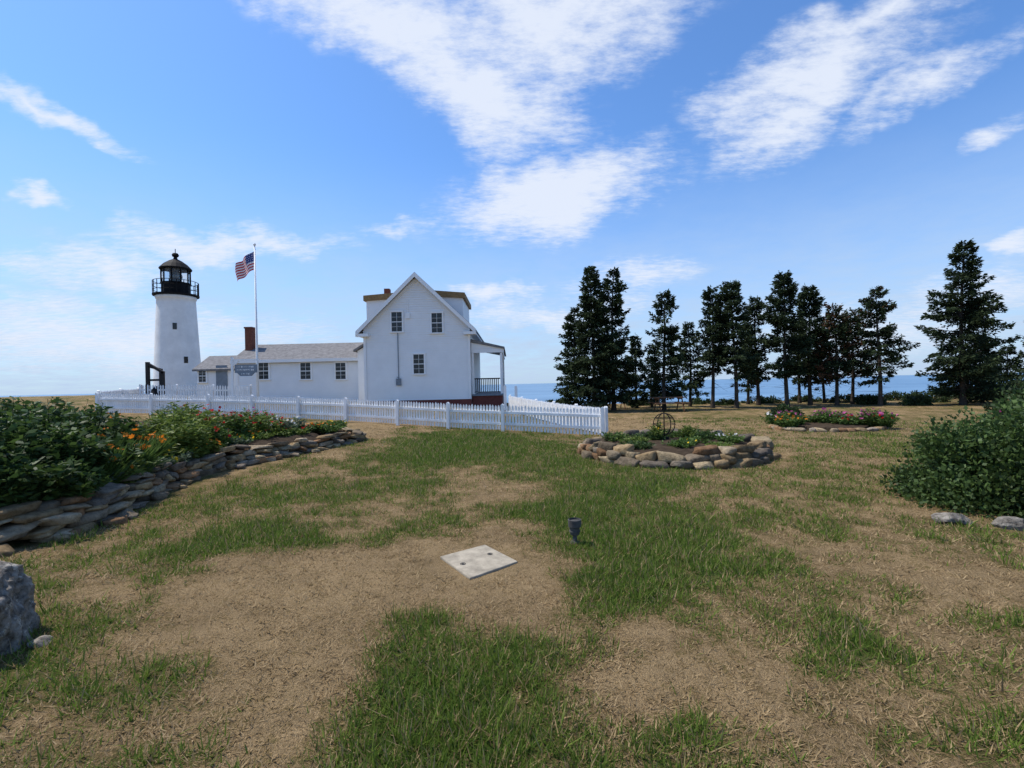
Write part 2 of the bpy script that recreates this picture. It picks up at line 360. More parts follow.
T=[(594,265,410,26,27,.07,1.3,0,.72),(613,268,410,25,27.8,.08,1.25,0,.72),(576,308,410,20,28.5,.08,1.15,0,.7),(637,338,408,16,30,.1,1.05,0,.8),(665,290,409,21,27,.12,1.1,0,.68),(691,322,408,15,30,.16,.95,0,.7),
 (713,287,409,18,28,.28,.95,0,.5),(736,281,410,23,27.2,.22,1.1,0,.55),(758,297,408,18,29.5,.26,.95,0,.55),(787,273,409,24,27.5,.24,1.1,0,.55),(811,287,409,20,28.6,.26,1.0,0,.5),
 (838,305,409,18,27.6,.24,.98,.65,.5),(853,312,408,18,29,.28,.9,.45,.5),(880,288,409,25,26.5,.2,.95,.12,.55),(962,240,405,37,25.5,.08,1.2,0,.75),(982,335,404,24,27,.06,1.1,0,.7),(1008,346,402,17,31,.05,1.0,0,.8),(1026,352,402,17,31.5,.05,1,0,.8),(1052,300,402,30,28,.05,1,0,.8),
 (748,326,408,14,31,.2,.9,0,.6),(799,318,408,14,31,.2,.9,0,.6),(824,330,408,13,31,.22,.9,0,.6),(652,350,408,12,31,.1,.9,0,.7)]
for i,(px,tp,bs,hw,Y,cl,dn,br,sh) in enumerate(T): conifer(px,tp,bs,hw,Y,cl,dn,br,seed=i,shape=sh,lean=rng.normal(0,.014))
rng=np.random.default_rng(5)
# ---------------------------------------------------------------- shrubs
def shrub(name,c,rx,ry,rz,n,l,w,c1,c2,clumps=50,flowers=None):
    x,y,z0=c; e=empty(name,c)
    d=rng.normal(size=(clumps,3)); d[:,2]=np.abs(d[:,2])*1.0-.15; d/=np.linalg.norm(d,axis=1,keepdims=True)
    rad=.55+.42*rng.random((clumps,1)); cc=d*rad*np.array([rx,ry,rz]); cc[:,2]=np.maximum(cc[:,2],.06*rz)
    cr=(.20+.17*rng.random(clumps))*min(rx,rz*1.2); tone=.6+.8*rng.random(clumps)
    idx=rng.integers(0,clumps,n); q=rng.normal(size=(n,3)); q/=np.linalg.norm(q,axis=1,keepdims=True); q*=rng.random((n,1))**.45
    P=cc[idx]+q*cr[idx][:,None]*np.array([1,1,.85]); P[:,2]=np.abs(P[:,2])
    D=q+rng.normal(0,.7,(n,3)); D[:,2]+=.25
    V=leafquads(P+np.array(c),D,l*(.6+.8*rng.random(n)),w*(.6+.8*rng.random(n)))
    k=rng.random((n,1)); col=(np.array(c1)*(1-k)+np.array(c2)*k)*tone[idx][:,None]
    npmesh('foliage',V,quadidx(n),M_leaf,np.repeat(col,4,axis=0),parent=e)
    Pb=np.array(c)+rng.normal(0,.08,(clumps,3))*np.array([rx,ry,0]); Vs,Fs=sticks(Pb,cc+np.array(c),.012,.004); npmesh('stems',Vs,Fs,M_bark,parent=e)
    if flowers:
        fcol,nf,fs=flowers; dd=rng.normal(size=(nf,3)); dd[:,2]=np.abs(dd[:,2]); ii=rng.integers(0,clumps,nf)
        dd/=np.linalg.norm(dd,axis=1,keepdims=True); FC=cc[ii]+dd*cr[ii][:,None]*1.0+np.array(c)
        flowersm('blossoms',FC,fs,fcol,e,nrm=dd)
    return e
def flowersm(name,FC,fs,fcol,parent,nrm=None,petals=6):
    nf=len(FC); 
    if nrm is None: nrm=rng.normal(0,.5,(nf,3)); nrm[:,2]+=.6
    nrm=nrm/np.linalg.norm(nrm,axis=1,keepdims=True)
    a=np.cross(nrm,np.array([.3,.9,.1])); a/=np.linalg.norm(a,axis=1,keepdims=True); b=np.cross(nrm,a)
    Vs=[];Cs=[]
    for k in range(petals):
        t=2*math.pi*k/petals; D=a*math.cos(t)+b*math.sin(t)+nrm*.35; S=-a*math.sin(t)+b*math.cos(t)
        Vs.append(np.stack([FC,FC+D*fs*.6+S*fs*.35,FC+D*fs,FC+D*fs*.6-S*fs*.35],1))
        kk=.7+.5*rng.random((nf,1)); Cs.append(np.repeat((np.array(fcol)*kk)[:,None,:],4,axis=1))
    V=np.concatenate(Vs).reshape(-1,3); C=np.concatenate(Cs).reshape(-1,3)
    npmesh(name,V,quadidx(nf*petals),M_petal,C,parent=parent)
def perennial(name,x,y,z,r,h,stems,leafs,c1,c2,l,w,fl=None,strap=False):
    e=empty(name,(x,y,z)); n=stems
    a=rng.random(n)*6.28; rr=np.sqrt(rng.random(n))*r
    P=np.stack([x+np.cos(a)*rr*.5,y+np.sin(a)*rr*.5,np.full(n,z-.03)],-1)
    hh=h*(.65+.4*rng.random(n))*(1-.35*(rr/r)**2)
    Q=np.stack([x+np.cos(a)*rr+rng.normal(0,.05,n),y+np.sin(a)*rr+rng.normal(0,.05,n),z+hh],-1)
    Vs,Fs=sticks(P,Q,.006,.003)
    npmesh('stems',Vs,Fs,M_leaf,np.tile(np.array(c1),(len(Vs),1)),parent=e)
    m=n*leafs; idx=np.repeat(np.arange(n),leafs)
    s=rng.random(m)**(.75 if not strap else 1.8)*(1 if not strap else .6)
    C=P[idx]*(1-s[:,None])+Q[idx]*s[:,None]; aa=rng.random(m)*6.28
    up=rng.normal(.15,.35,m) if not strap else rng.normal(1.3,.5,m)
    D=np.stack([np.cos(aa),np.sin(aa),up],-1)
    C=C+D*.01
    V=leafquads(C,D,l*(.55+.8*rng.random(m)),w*(.6+.7*rng.random(m)))
    k=rng.random((m,1)); tn=(.7+.6*rng.random(n))[idx][:,None]; col=(np.array(c1)*(1-k)+np.array(c2)*k)*tn
    npmesh('leaves',V,quadidx(m),M_leaf,np.repeat(col,4,axis=0),parent=e)
    if fl:
        fcol,frac,fs=fl; sel=rng.random(n)<frac
        if sel.any():
            FC=Q[sel]+np.array([0,0,.035]); flowersm('blossoms',FC,fs,fcol,e)
    return e
B1=(.026,.050,.013); B2=(.085,.135,.034)
shrub('rose_bush',(6.52,6.2,0),1.25,1.08,1.30,40000,.06,.04,B1,B2,105,((.40,.07,.20),9,.03))
shrub('rose_bush',(8.1,7.0,0),1.5,1.2,1.36,16000,.06,.04,B1,B2,70)
# ---------------------------------------------------------------- stones
def cube_base(n=5):
    pts={};Fc=[];V=[]
    def idx(p):
        k=tuple(np.round(p,5)); 
        if k not in pts: pts[k]=len(V); V.append(k)
        return pts[k]
    g=np.linspace(-1,1,n)
    for ax in range(3):
        for sg in (-1,1):
            for i in range(n-1):
                for j in range(n-1):
                    q=[]
                    for (u,v) in ((g[i],g[j]),(g[i+1],g[j]),(g[i+1],g[j+1]),(g[i],g[j+1])):
                        p=[0,0,0]; p[ax]=sg; p[(ax+1)%3]=u; p[(ax+2)%3]=v; q.append(idx(p))
                    Fc.append(q if sg>0 else q[::-1])
    return np.array(V,float),np.array(Fc)
CB,CF=cube_base(6)
def stone(c,size,rotz,round_=.35,rough=.1,tilt=.06):
    P=CB.copy(); N_=P/np.linalg.norm(P,axis=1,keepdims=True)*1.15; P=P*(1-round_)+N_*round_
    for k in range(4):
        a=rng.random()*6.28; nrm=np.array([math.cos(a),math.sin(a),rng.normal(0,.5)]); nrm/=np.linalg.norm(nrm)
        ex=np.maximum(0,P@nrm-rng.uniform(.75,1.05)); P=P-nrm*ex[:,None]*.85
    ph=rng.random((6,3))*6.28; fr=rng.uniform(.8,2.6,(6,3))
    d=sum(np.sin(P@fr[i]+ph[i,0]) for i in range(6))/6
    d2=sum(np.sin(P@(fr[i]*2.7)+ph[i,1]) for i in range(6))/6
    P=P*(1+rough*1.6*d+rough*1.1*d2)[:,None]
    P=P*np.array(size)/2
    R=Matrix.Rotation(rotz,3,'Z')@Matrix.Rotation(rng.normal(0,tilt),3,'X')@Matrix.Rotation(rng.normal(0,tilt),3,'Y')
    return P@np.array(R).T+np.array(c)
STC=[(.27,.19,.105),(.31,.22,.12),(.20,.155,.105),(.36,.275,.165),(.24,.14,.075),(.16,.13,.10),(.32,.25,.165),(.25,.205,.155)]
def stones_obj(name,specs,parent=None,tint=1.0):
    Vs=[];Fs=[];Cs=[];o=0
    for s in specs:
        v=stone(*s); Vs.append(v); Fs.append(CF+o); o+=len(v)
        c=np.array(STC[rng.integers(0,len(STC))])*rng.uniform(.7,1.15)*tint; Cs.append(np.tile(c,(len(v),1)))
    return npmesh(name,np.vstack(Vs),np.vstack(Fs),M_stone,np.vstack(Cs),parent)
path=[(-8.6,2.9),(-6.9,3.9),(-5.95,4.7),(-5.38,5.3),(-5.3,6.3),(-5.62,7.3),(-5.85,8.4),(-5.75,9.6),(-5.1,11.0),(-4.35,12.5),(-4.2,13.2),(-4.7,13.9),(-6.0,14.3)]
def resample(path):
    P=[Vector(p) for p in path]; pts=[]
    for i in range(len(P)-1):
        for k in range(40):
            t=k/40; p0=P[max(i-1,0)];p1=P[i];p2=P[i+1];p3=P[min(i+2,len(P)-1)]
            pts.append(.5*((2*p1)+(p2-p0)*t+(2*p0-5*p1+4*p2-p3)*t*t+(3*p1-p0-3*p2+p3)*t**3))
    return pts
cp=resample(path)
lens=[0]
for i in range(1,len(cp)): lens.append(lens[-1]+(cp[i]-cp[i-1]).length)
def at(s):
    i=int(np.searchsorted(lens,s)); i=min(max(i,1),len(cp)-1); t=(s-lens[i-1])/max(1e-6,lens[i]-lens[i-1])
    p=cp[i-1].lerp(cp[i],t); d=(cp[i]-cp[i-1]).normalized(); return p,d
specs=[]
total=lens[-1]
for course in range(5):
    s=rng.random()*.2
    while s<total:
        frac=s/total; topc= 5 if frac<.6 else (4 if frac<.8 else 3)
        ln=rng.uniform(.14,.55)
        hh=.085*rng.uniform(.6,1.35)
        if course<topc and not(course==topc-1 and rng.random()<.3) and rng.random()>.04:
            p,d=at(s+ln/2); n=Vector((-d.y,d.x)); off=.035*course+rng.uniform(-.055,.055)
            z=H(p.x,p.y)+.03+course*.085+rng.normal(0,.006)
            specs.append(((p.x+n.x*(off+.02),p.y+n.y*(off+.02),z),(ln*.98,rng.uniform(.26,.42),hh*1.08),math.atan2(d.y,d.x)+rng.normal(0,.14),rng.uniform(.05,.35),.085,.08))
        s+=ln*.97
for k in range(22):
    s=rng.uniform(2,total*.75); p,d=at(s); n=Vector((d.y,-d.x)); o=rng.uniform(.12,.3)
    q=rng.uniform(.08,.18); specs.append(((p.x+n.x*o,p.y+n.y*o,H(p.x,p.y)+q*.2),(q*1.4,q,q*.6),rng.uniform(0,3),.4,.1,.2))
stones_obj('stone_retaining_wall',specs,None,1.1)
bv=[];
for i,p in enumerate(cp[::4]):
    j=min(i*4+1,len(cp)-1); d=(cp[j]-cp[j-1]).normalized(); n=Vector((-d.y,d.x))
    for k,(o,dz) in enumerate(((.06,.15),(.35,.33),(1.2,.42),(2.4,.42))):
        q=p+n*o
        if o>1 and p.y>12: q=p+Vector((-o,0))
        bv.append((q.x,q.y,H(q.x,q.y)+dz-(.12 if (p.y>12.0) else 0)+rng.normal(0,.012)))
    q=Vector((-14,max(2.5,min(14.5,p.y+.4)))); bv.append((q.x,q.y,H(q.x,q.y)+.3))
nn=len(cp[::4]); bf=[(i*5+k,(i+1)*5+k,(i+1)*5+k+1,i*5+k+1) for i in range(nn-1) for k in range(4)]
M_soil=mat('garden_soil',(.07,.05,.033),.95,.25,8,.8,40,spec=.05)
npmesh('flower_bed_soil',np.array(bv),np.array(bf),M_soil,smooth=True)
# flower bed planting
Gd=((.024,.05,.013),(.08,.13,.03)); Gm=((.045,.085,.018),(.12,.19,.04)); Gy=((.08,.13,.022),(.20,.25,.05)); Gb=((.06,.085,.05),(.13,.17,.10))
def bp(px,Y,top,r,name,stems,leafs,G_,l,w,fl=None,strap=False):
    x=WX(px,420,Y); z=H(x,Y)+.32; zt=W(px,top,Y)[2]
    perennial(name,x,Y,z,r,max(.2,zt-z),stems,leafs,G_[0],G_[1],l,w,fl,strap)
OR=(.75,.22,.02); RD=(.5,.02,.02); YL=(.75,.5,.03); WH=(.7,.68,.65); PK=(.55,.12,.3)
for (px,Y,top,r) in ((10,6.2,405,.6),(-25,6.6,398,.7),(45,6.9,399,.6),(20,7.8,396,.7),(78,7.6,402,.6),(62,6.4,424,.45),(20,5.7,448,.5),(60,6.0,464,.38),(-30,5.6,420,.65),(105,8.2,408,.55),(60,9,398,.8),(-10,9,394,.8),(98,7.0,430,.4),(40,6.2,436,.45),(0,5.9,425,.5)):
    bp(px,Y,top,r,'leafy_perennial',80,36,Gd,.12,.055)
for (px,Y,top,r,fr) in ((118,7.5,424,.38,.38),(98,6.8,446,.35,.2),(137,8.3,430,.4,.35),(150,8.8,438,.4,.3),(106,9.2,414,.45,.3),(130,7.6,446,.3,.25)):
    bp(px,Y,top,r,'daylily_plant',50,28,Gm,.34,.024,(OR,fr,.05),True)
for (px,Y,top,r) in ((180,9.6,404,.45),(172,10.5,402,.5),(160,9.8,412,.4),(188,9.2,420,.35),(160,8.8,440,.3)):
    bp(px,Y,top,r,'leafy_perennial',90,26,Gy,.12,.03)
for (px,Y,top,r,c,fr) in ((205,10.2,407,.4,RD,.4),(222,11,409,.5,RD,.3),(200,9.8,430,.35,OR,.35),(240,11.2,412,.5,RD,.35),(232,10.6,436,.35,YL,.35),(150,8.3,456,.3,YL,.25),(262,11.6,414,.5,RD,.3),(285,12.2,416,.5,WH,.4),(278,11.9,428,.3,RD,.35),(300,12.3,427,.35,RD,.4),(318,12.7,427,.35,OR,.35),(205,9.6,440,.3,OR,.3),(335,13.2,426,.35,YL,.35),(120,7.2,452,.3,OR,.15),(190,11.8,404,.5,RD,.2),(250,12.9,408,.6,PK,.15),(212,9.9,423,.3,RD,.35),(245,11.0,432,.3,OR,.3),(180,9.0,446,.3,YL,.25),(220,10.2,438,.3,PK,.25)):
    bp(px,Y,top,r,'flowering_perennial',46,26,(Gm if rng.random()<.6 else Gy) if c!=WH else Gb,.10,.04,(c,fr,.038))
for (px,Y,top) in ((85,6.7,470),(120,7.4,466),(150,8.0,468),(175,8.8,455),(190,9.3,452),(225,10.3,446),(255,11.1,440),(290,11.8,435),(325,12.6,431),(30,6.0,490)):
    bp(px,Y,top,.36,'low_perennial',40,24,(Gm,Gy,Gb)[rng.integers(0,3)],.08,.035)
# ---------------------------------------------------------------- ring bed
RC=(3.58,11.0); RR=1.93; hz0=H(*RC)
ring=empty('stone_ring_planter',(RC[0],RC[1],hz0))
specs=[]
for course in range(3):
    a=rng.random(); end=a+2*math.pi
    while a<end:
        ln=rng.uniform(.2,.55); da=ln/RR
        if not(course==2 and rng.random()<.5):
            m=a+da/2; rr=RR-.06*course+rng.uniform(-.06,.06); hh=rng.uniform(.12,.18)
            specs.append(((RC[0]+rr*math.cos(m),RC[1]+rr*math.sin(m),hz0+.05+course*.115),(ln*.97,rng.uniform(.26,.4),hh*1.1),m+math.pi/2+rng.normal(0,.15),rng.uniform(.15,.6),.10,.12))
        a+=da*.97
stones_obj('ring_stones',specs,ring,.85)
b=Batch(); b.lathe(RC[0],RC[1],[(1.86,hz0+.05),(1.8,hz0+.22),(1.0,hz0+.28),(.05,hz0+.31)],40); b.build('soil',M_soil,ring,smooth=True)
for (dx,dy,h,r,G_,c) in ((-.9,-.3,.16,.32,Gy,None),(-.4,.3,.2,.4,Gd,None),(.35,-.5,.14,.35,Gm,None),(.9,.2,.18,.4,Gd,None),(1.2,-.3,.15,.3,Gm,WH),(.2,.7,.2,.45,Gm,None),(-1.2,.4,.2,.35,Gm,None),(-.1,-.9,.12,.3,Gm,YL),(.9,.9,.2,.4,Gd,None),(-.3,.1,.45,.14,Gy,YL),(.45,.15,.38,.16,Gy,None),(-1.0,-.9,.12,.3,Gd,None),(.6,-1.2,.1,.25,Gy,None)):
    perennial('low_perennial',RC[0]+dx,RC[1]+dy,hz0+.27,r,h,40,20,G_[0],G_[1],.07,.03,(c,.25,.025) if c else None)
gx,gy,gz=WX(664,420,11.2),11.2,W(664,424,11.2)[2]
g=empty('garden_wire_globe',(gx,gy,hz0+.3)); b=Batch()
for k in range(5): b.ring(gx,gy,gz,.25,.009,rot=Matrix.Rotation(k*math.pi/5,3,'Z')@Matrix.Rotation(math.pi/2,3,'X'))
for zz in (-.14,0,.14): b.ring(gx,gy,gz+zz,math.sqrt(.25**2-zz**2),.008)
b.beam((gx,gy,hz0+.25),(gx,gy,gz+.3),.022); b.lathe(gx,gy,[(.12,hz0+.28),(.1,hz0+.34),(.03,hz0+.37)],16)
b.build('wire_frame',M_black,g)
# far flower bed
FX,FY=WX(826,425,15.6),15.6
fb=empty('round_flower_bed',(FX,FY,H(FX,FY))); specs=[]
a=0
while a<6.28:
    ln=rng.uniform(.2,.4); specs.append(((FX+1.6*math.cos(a),FY+1.2*math.sin(a),H(FX,FY)+.04),(ln,.25,.14),a+1.57,.5,.1,.1)); a+=ln/1.5
stones_obj('edging_stones',specs,fb)
b=Batch(); b.lathe(FX,FY,[(1.15,H(FX,FY)),(1.1,H(FX,FY)+.12),(.05,H(FX,FY)+.2)],24); o=b.build('soil',M_soil,fb)
for k in range(17):
    dx=rng.uniform(-1.4,1.4); dy=rng.uniform(-.8,.8); c=[PK,RD,WH,PK,None,PK,OR,PK][k%8]
    perennial('flowering_perennial',FX+dx,FY+dy,H(FX,FY)+.1,.4,rng.uniform(.3,.55),34,24,Gm[0],Gm[1],.09,.045,(c,.4,.05) if c else None)
for (px,Y,hh,rw) in ((560,34,.6,1.2),(700,33,.4,1.4),(728,31,.4,1.0),(762,32,.5,1.3),(802,33,.5,1.2),(845,31,.5,1.1),(870,28,.6,.9),(900,32,.6,1.4),(928,29,.7,1.2),(955,32,.9,1.8),(1000,30,1.1,2),(1040,29,1.4,2),(918,26,.6,.7),(785,20,.5,.7),(640,33,.5,1.2),(1015,20,.6,1.0)):
    x=WX(px,400,Y); shrub('coastal_shrub',(x,Y,H(x,Y)-.05),rw,rw*.7,hh,2400,.12,.07,(.02,.038,.012),(.06,.09,.03),26)
# ---------------------------------------------------------------- boulder
def rock(name,c,size,sub=5,seed=0,disp=.22,rot=0):
    bm=bmesh.new(); bmesh.ops.create_icosphere(bm,subdivisions=sub,radius=1)
    P=np.array([v.co for v in bm.verts]); Fc=np.array([[v.index for v in f.verts] for f in bm.faces]); bm.free()
    r=np.random.default_rng(seed); d=0; am=1; fr=1.5
    for k in range(7):
        A=r.normal(size=(7,3))*fr; p=r.random(7)*6.28; d=d+am*sum(1-np.abs(np.sin(P@A[i]+p[i]))**.7 for i in range(7))/7; am*=.62; fr*=1.9
    d=d-d.mean(); 
    for k in range(11):
        n=r.normal(size=3); n/=np.linalg.norm(n); dd=P@n; lim=r.uniform(.58,.85); ex=np.maximum(0,dd-lim); P=P-n*ex[:,None]*.85
    P=P*(1+disp*d*1.6)[:,None]*np.array(size); R=np.array(Matrix.Rotation(rot,3,'Z')); P=P@R.T+np.array(c)
    m=bpy.data.materials.get('granite_lichen')
    if not m:
        m=mat('granite_lichen',(.28,.25,.21),1,.1,16,1.0,26,c2=(.055,.047,.038),spec=.04)
        nt=m.node_tree;N=nt.nodes;L=nt.links; ramp=[x for x in N if x.type=='VALTORGB'][0]; p=N['Principled BSDF']; tc=[x for x in N if x.type=='TEX_COORD'][0]
        v=N.new('ShaderNodeTexNoise'); v.inputs['Scale'].default_value=7; v.inputs['Detail'].default_value=8; v.inputs['Roughness'].default_value=.8; L.new(tc.outputs['Object'],v.inputs[0])
        r2=N.new('ShaderNodeValToRGB'); r2.color_ramp.elements[0].position=.56; r2.color_ramp.elements[1].position=.62; L.new(v.outputs[0],r2.inputs[0])
        mx=N.new('ShaderNodeMix'); mx.data_type='RGBA'; L.new(r2.outputs[0],mx.inputs[0]); L.new(ramp.outputs[0],mx.inputs[6]); mx.inputs[7].default_value=(.40,.37,.31,1); L.new(mx.outputs[2],p.inputs['Base Color'])
    return npmesh(name,P,Fc,m,smooth=False)
rock('granite_boulder',(-3.70,3.08,.10),(.56,.44,.50),6,3,.26,.3)
rock('field_stone',(WX(47,633,3.25),3.2,.01),(.085,.06,.04),3,8)
rock('field_stone',(4.83,5.35,.04),(.2,.15,.10),5,11); rock('field_stone',(5.3,5.15,.03),(.19,.14,.09),5,12)
# ---------------------------------------------------------------- slab + light
def slab():
    pts=[G(440,558),G(485,546),G(518,563),G(470,580)]
    bm=bmesh.new(); z=H(-.3,4.5)
    lo=[bm.verts.new((x,y,z-.05)) for x,y in pts]; hi=[bm.verts.new((x,y,z+.022)) for x,y in pts]
    bm.faces.new(lo[::-1]); bm.faces.new(hi)
    for i in range(4): bm.faces.new((lo[i],lo[(i+1)%4],hi[(i+1)%4],hi[i]))
    bmesh.ops.recalc_face_normals(bm,faces=bm.faces)
    me=bpy.data.meshes.new('slab_block'); bm.to_mesh(me); bm.free(); me.materials.append(M_concrete)
    e=empty('concrete_slab',(-.32,4.53,z)); o=bpy.data.objects.new('slab_block',me); link(o,e); m=o.modifiers.new('b','BEVEL'); m.width=.01; m.segments=2
    b=Batch()
    for (px,py) in ((463,566),(490,556)):
        x,y=G(px,py); b.ring(x,y,z+.024,.022,.004,20); b.lathe(x,y,[(.008,z+.021),(.008,z+.030)],8)
    b.build('anchor_rings',M_galv,e)
slab()
lx,ly=G(575,543); lz=H(lx,ly)
e=empty('garden_spotlight',(lx,ly,lz)); b=Batch()
b.lathe(lx,ly,[(.022,lz-.05),(.022,lz+.10)],16); b.lathe(lx,ly,[(.05,lz+.0),(.05,lz+.02),(.03,lz+.035)],16)
b.build('stake',M_galv,e,smooth=True)
b=Batch(); b.lathe(lx,ly,[(.034,lz+.09),(.046,lz+.10),(.05,lz+.13),(.052,lz+.17),(.066,lz+.18),(.068,lz+.25),(.060,lz+.255),(.058,lz+.235)],24); b.lathe(lx,ly,[(.058,lz+.128),(.058,lz+.136)],24); b.build('housing',M_galv,e,smooth=False)
# ---------------------------------------------------------------- house
HX=-5.45; HW=3.08; YF=28.0; YB=36.5; ZB=.35; ZE=5.05; ZR=8.03
house=empty('white_clapboard_house',(HX,32,ZB))
sl=(ZR-ZE)/HW
b=Batch(); b.poly([(HX-HW,ZB),(HX+HW,ZB),(HX+HW,ZE-.03),(HX,ZR-.08),(HX-HW,ZE-.03)],YF+.03,YB); b.build('walls',M_white,house)
def clap(name,x0,x1,z0,z1,yf,par,gable=None,step=.135):
    b=Batch(); z=z0
    while z<z1-.01:
        zt=min(z+step,z1)
        def lim(zz):
            if gable is None: return x0,x1
            cx,hw,ze,s=gable; m=hw if zz<=ze else max(0,hw-(zz-ze)/s); return cx-m,cx+m
        a0,a1=lim(z); c0,c1=lim(zt)
        if a1-a0>.05:
            if c1-c0<.02: c0=c1=(a0+a1)/2
            n=len(b.V)
            b.V+=[(a0,yf-.035,z),(a1,yf-.035,z),(c1,yf-.002,zt),(c0,yf-.002,zt),(a0,yf+.02,z),(a1,yf+.02,z)]
            b.F+=[(n,n+1,n+2,n+3),(n,n+4,n+5,n+1)]
        z+=step
    return b.build(name,M_white,par)
clap('gable_clapboards',HX-HW,HX+HW,ZB+.5,ZR-.15,YF,house,(HX,HW-.01,ZE,sl))
b=Batch(); b.box(HX-HW-.03,HX+HW+.03,YF-.05,YF+.02,ZB-.3,ZB+.48); b.build('foundation',M_found,house)
def roofslab(name,matl,ov=.34,th=.14,y0=YF-.32,y1=YB+.3,off=.03):
    b=Batch()
    for s in (-1,1):
        xe=HX+s*(HW+ov); ze=ZE-ov*sl
        b.poly([(xe,ze+off),(xe,ze+th+off),(HX,ZR+th+off),(HX,ZR+off)][::s],y0,y1)
    return b.build(name,matl,house)
roofslab('roof',M_roofg)
b=Batch()
for s in (-1,1):
    xe=HX+s*(HW+.36); ze=ZE-.36*sl
    b.poly([(xe,ze-.12),(xe,ze+.15),(HX,ZR+.15),(HX,ZR-.12)][::s],YF-.36,YF-.323)
    b.poly([(HX+s*(HW-.02),ZE-.22-.02),(HX+s*(HW-.02),ZE-.02),(HX,ZR-.12),(HX,ZR-.34)][::s],YF-.06,YF-.036)
    b.box(*(sorted((HX+s*HW-s*.0,HX+s*(HW-.14)))),YF-.065,YF-.036,ZB+.5,ZE-.15)
    b.box(*(sorted((HX+s*(HW+.36),HX+s*(HW-.0)))),YF-.31,YB,ZE-.36*sl-.10,ZE-.36*sl-.03)
    b.box(*(sorted((HX+s*(HW+.37),HX+s*(HW-.35)))),YF-.34,YF-.07,ZE-.36*sl-.14,ZE-.36*sl+.02)
b.build('trim_boards',M_trim,house)
for s,nm,xd,zw in ((-1,'dormer_west',3.35,6.95),(1,'dormer_east',2.55,7.0)):
    b=Batch(); xo=HX+s*xd; xi=HX+s*.4
    b.poly([(xo,ZE+.25 if s<0 else ZE+.1),(xo,zw),(xi,zw+.22),(xi,ZE+.1)][::s],YF+1.6,YF+6.0); b.build(nm+'_walls',M_white,house)
    b=Batch(); b.poly([(xo+s*.14,zw-.03),(xo+s*.14,zw+.29),(xi,zw+.5),(xi,zw+.15)][::s],YF+1.45,YF+6.2); b.build(nm+'_roof',M_cedar,house)
b=Batch(); b.box(HX-2.62,HX-2.28,YF+3.0,YF+3.4,7.1,7.95); b.build('chimney',M_brick,house)
def window(cx,cz,w,h,y,par,rows=2,cols=2):
    fr=.08; b=Batch()
    b.box(cx-w/2-fr,cx-w/2,y-.06,y+.02,cz-h/2,cz+h/2); b.box(cx+w/2,cx+w/2+fr,y-.06,y+.02,cz-h/2,cz+h/2)
    b.box(cx-w/2-fr-.02,cx+w/2+fr+.02,y-.075,y+.02,cz+h/2+.001,cz+h/2+fr+.02); b.box(cx-w/2-fr-.03,cx+w/2+fr+.03,y-.10,y+.02,cz-h/2-.07,cz-h/2-.001)
    b.box(cx-w/2+.002,cx+w/2-.002,y-.036,y-.002,cz-.02,cz+.02)
    for k in range(1,cols): xx=cx-w/2+w*k/cols; b.box(xx-.007,xx+.007,y-.032,y-.004,cz-h/2+.002,cz+h/2-.002)
    for zz in (cz-h/4,cz+h/4): b.box(cx-w/2+.003,cx+w/2-.003,y-.030,y-.006,zz-.006,zz+.006)
    b.build('window_frame',M_trim,par)
    b=Batch(); b.box(cx-w/2,cx+w/2,y-.024,y+.004,cz-h/2,cz+h/2); b.build('window_pane',M_glass,par)
for (px,py,w,h) in ((397,322,.6,1.12),(437,323,.6,1.12),(419,364,.6,1.10)):
    X,_,Z=W(px,py,YF); window(X,Z,w,h,YF-.03,house)
X,_,Z=W(399,382,YF); b=Batch(); b.box(X-.14,X+.14,YF-.15,YF-.037,Z-.2,Z+.2); b.lathe(X,YF-.2,[(.07,Z+.25),(.08,Z+.3)],12); b.beam((X,YF-.06,Z+.2),(X,YF-.06,Z+2.9),.04); b.build('electric_meter',M_greywood,house)
X,_,Z=W(408,316,YF); b=Batch(); b.box(X-.12,X+.12,YF-.13,YF-.037,Z-.16,Z+.16); b.beam((X,YF-.07,Z+.1),(X,YF-.07,Z+.9),.04); b.build('service_box',M_trim,house)
b=Batch(); b.poly([(HX-HW-.75,ZB),(HX-HW,ZB),(HX-HW,4.3),(HX-HW-.75,3.85)],YF+1.2,YF+7); b.build('side_entry_walls',M_white,house)
b=Batch(); b.poly([(HX-HW-.95,3.80),(HX-HW+.0,4.37),(HX-HW+.0,4.48),(HX-HW-.95,3.91)],YF+1.0,YF+7.1); b.build('side_entry_roof',M_roofg,house)
PX0=HX+HW+.03; PX1=PX0+1.75
b=Batch(); b.poly([(PX0,4.15),(PX1+.2,3.72),(PX1+.2,3.84),(PX0,4.32)],YF+.2,YB); b.build('porch_roof',M_roofg,house)
b=Batch(); zf=ZB+.75
b.box(PX0,PX1+.15,YF+.3,YF+.36,3.52,3.74); b.box(PX1-.0,PX1+.1,YF+.37,YB-.1,3.5,3.68); b.poly([(PX0,3.745),(PX1+.1,3.745),(PX0,4.13)],YF+.3,YF+.34)
for yy in (YF+.4,YF+2.6,YF+4.8,YF+7):
    b.box(PX1-.08,PX1+.06,yy-.07,yy+.07,zf+.002,3.5)
b.box(PX0+.02,PX0+.14,YF+.33,YF+.45,zf+.002,3.51)
b.build('porch_posts',M_trim,house)
b=Batch(); b.box(PX0,PX1+.1,YF+.25,YB,zf-.1,zf); b.build('porch_deck',M_greywood,house)
b=Batch(); b.box(PX0,PX1,YF+.35,YB-.1,ZB-.3,zf-.1); b.build('porch_foundation',M_found,house)
b=Batch(); b.beam((PX0+.15,YF+.38,zf+.9),(PX1-.09,YF+.38,zf+.9),.07); b.beam((PX0+.15,YF+.38,zf+.12),(PX1-.09,YF+.38,zf+.12),.05)
k=PX0+.22
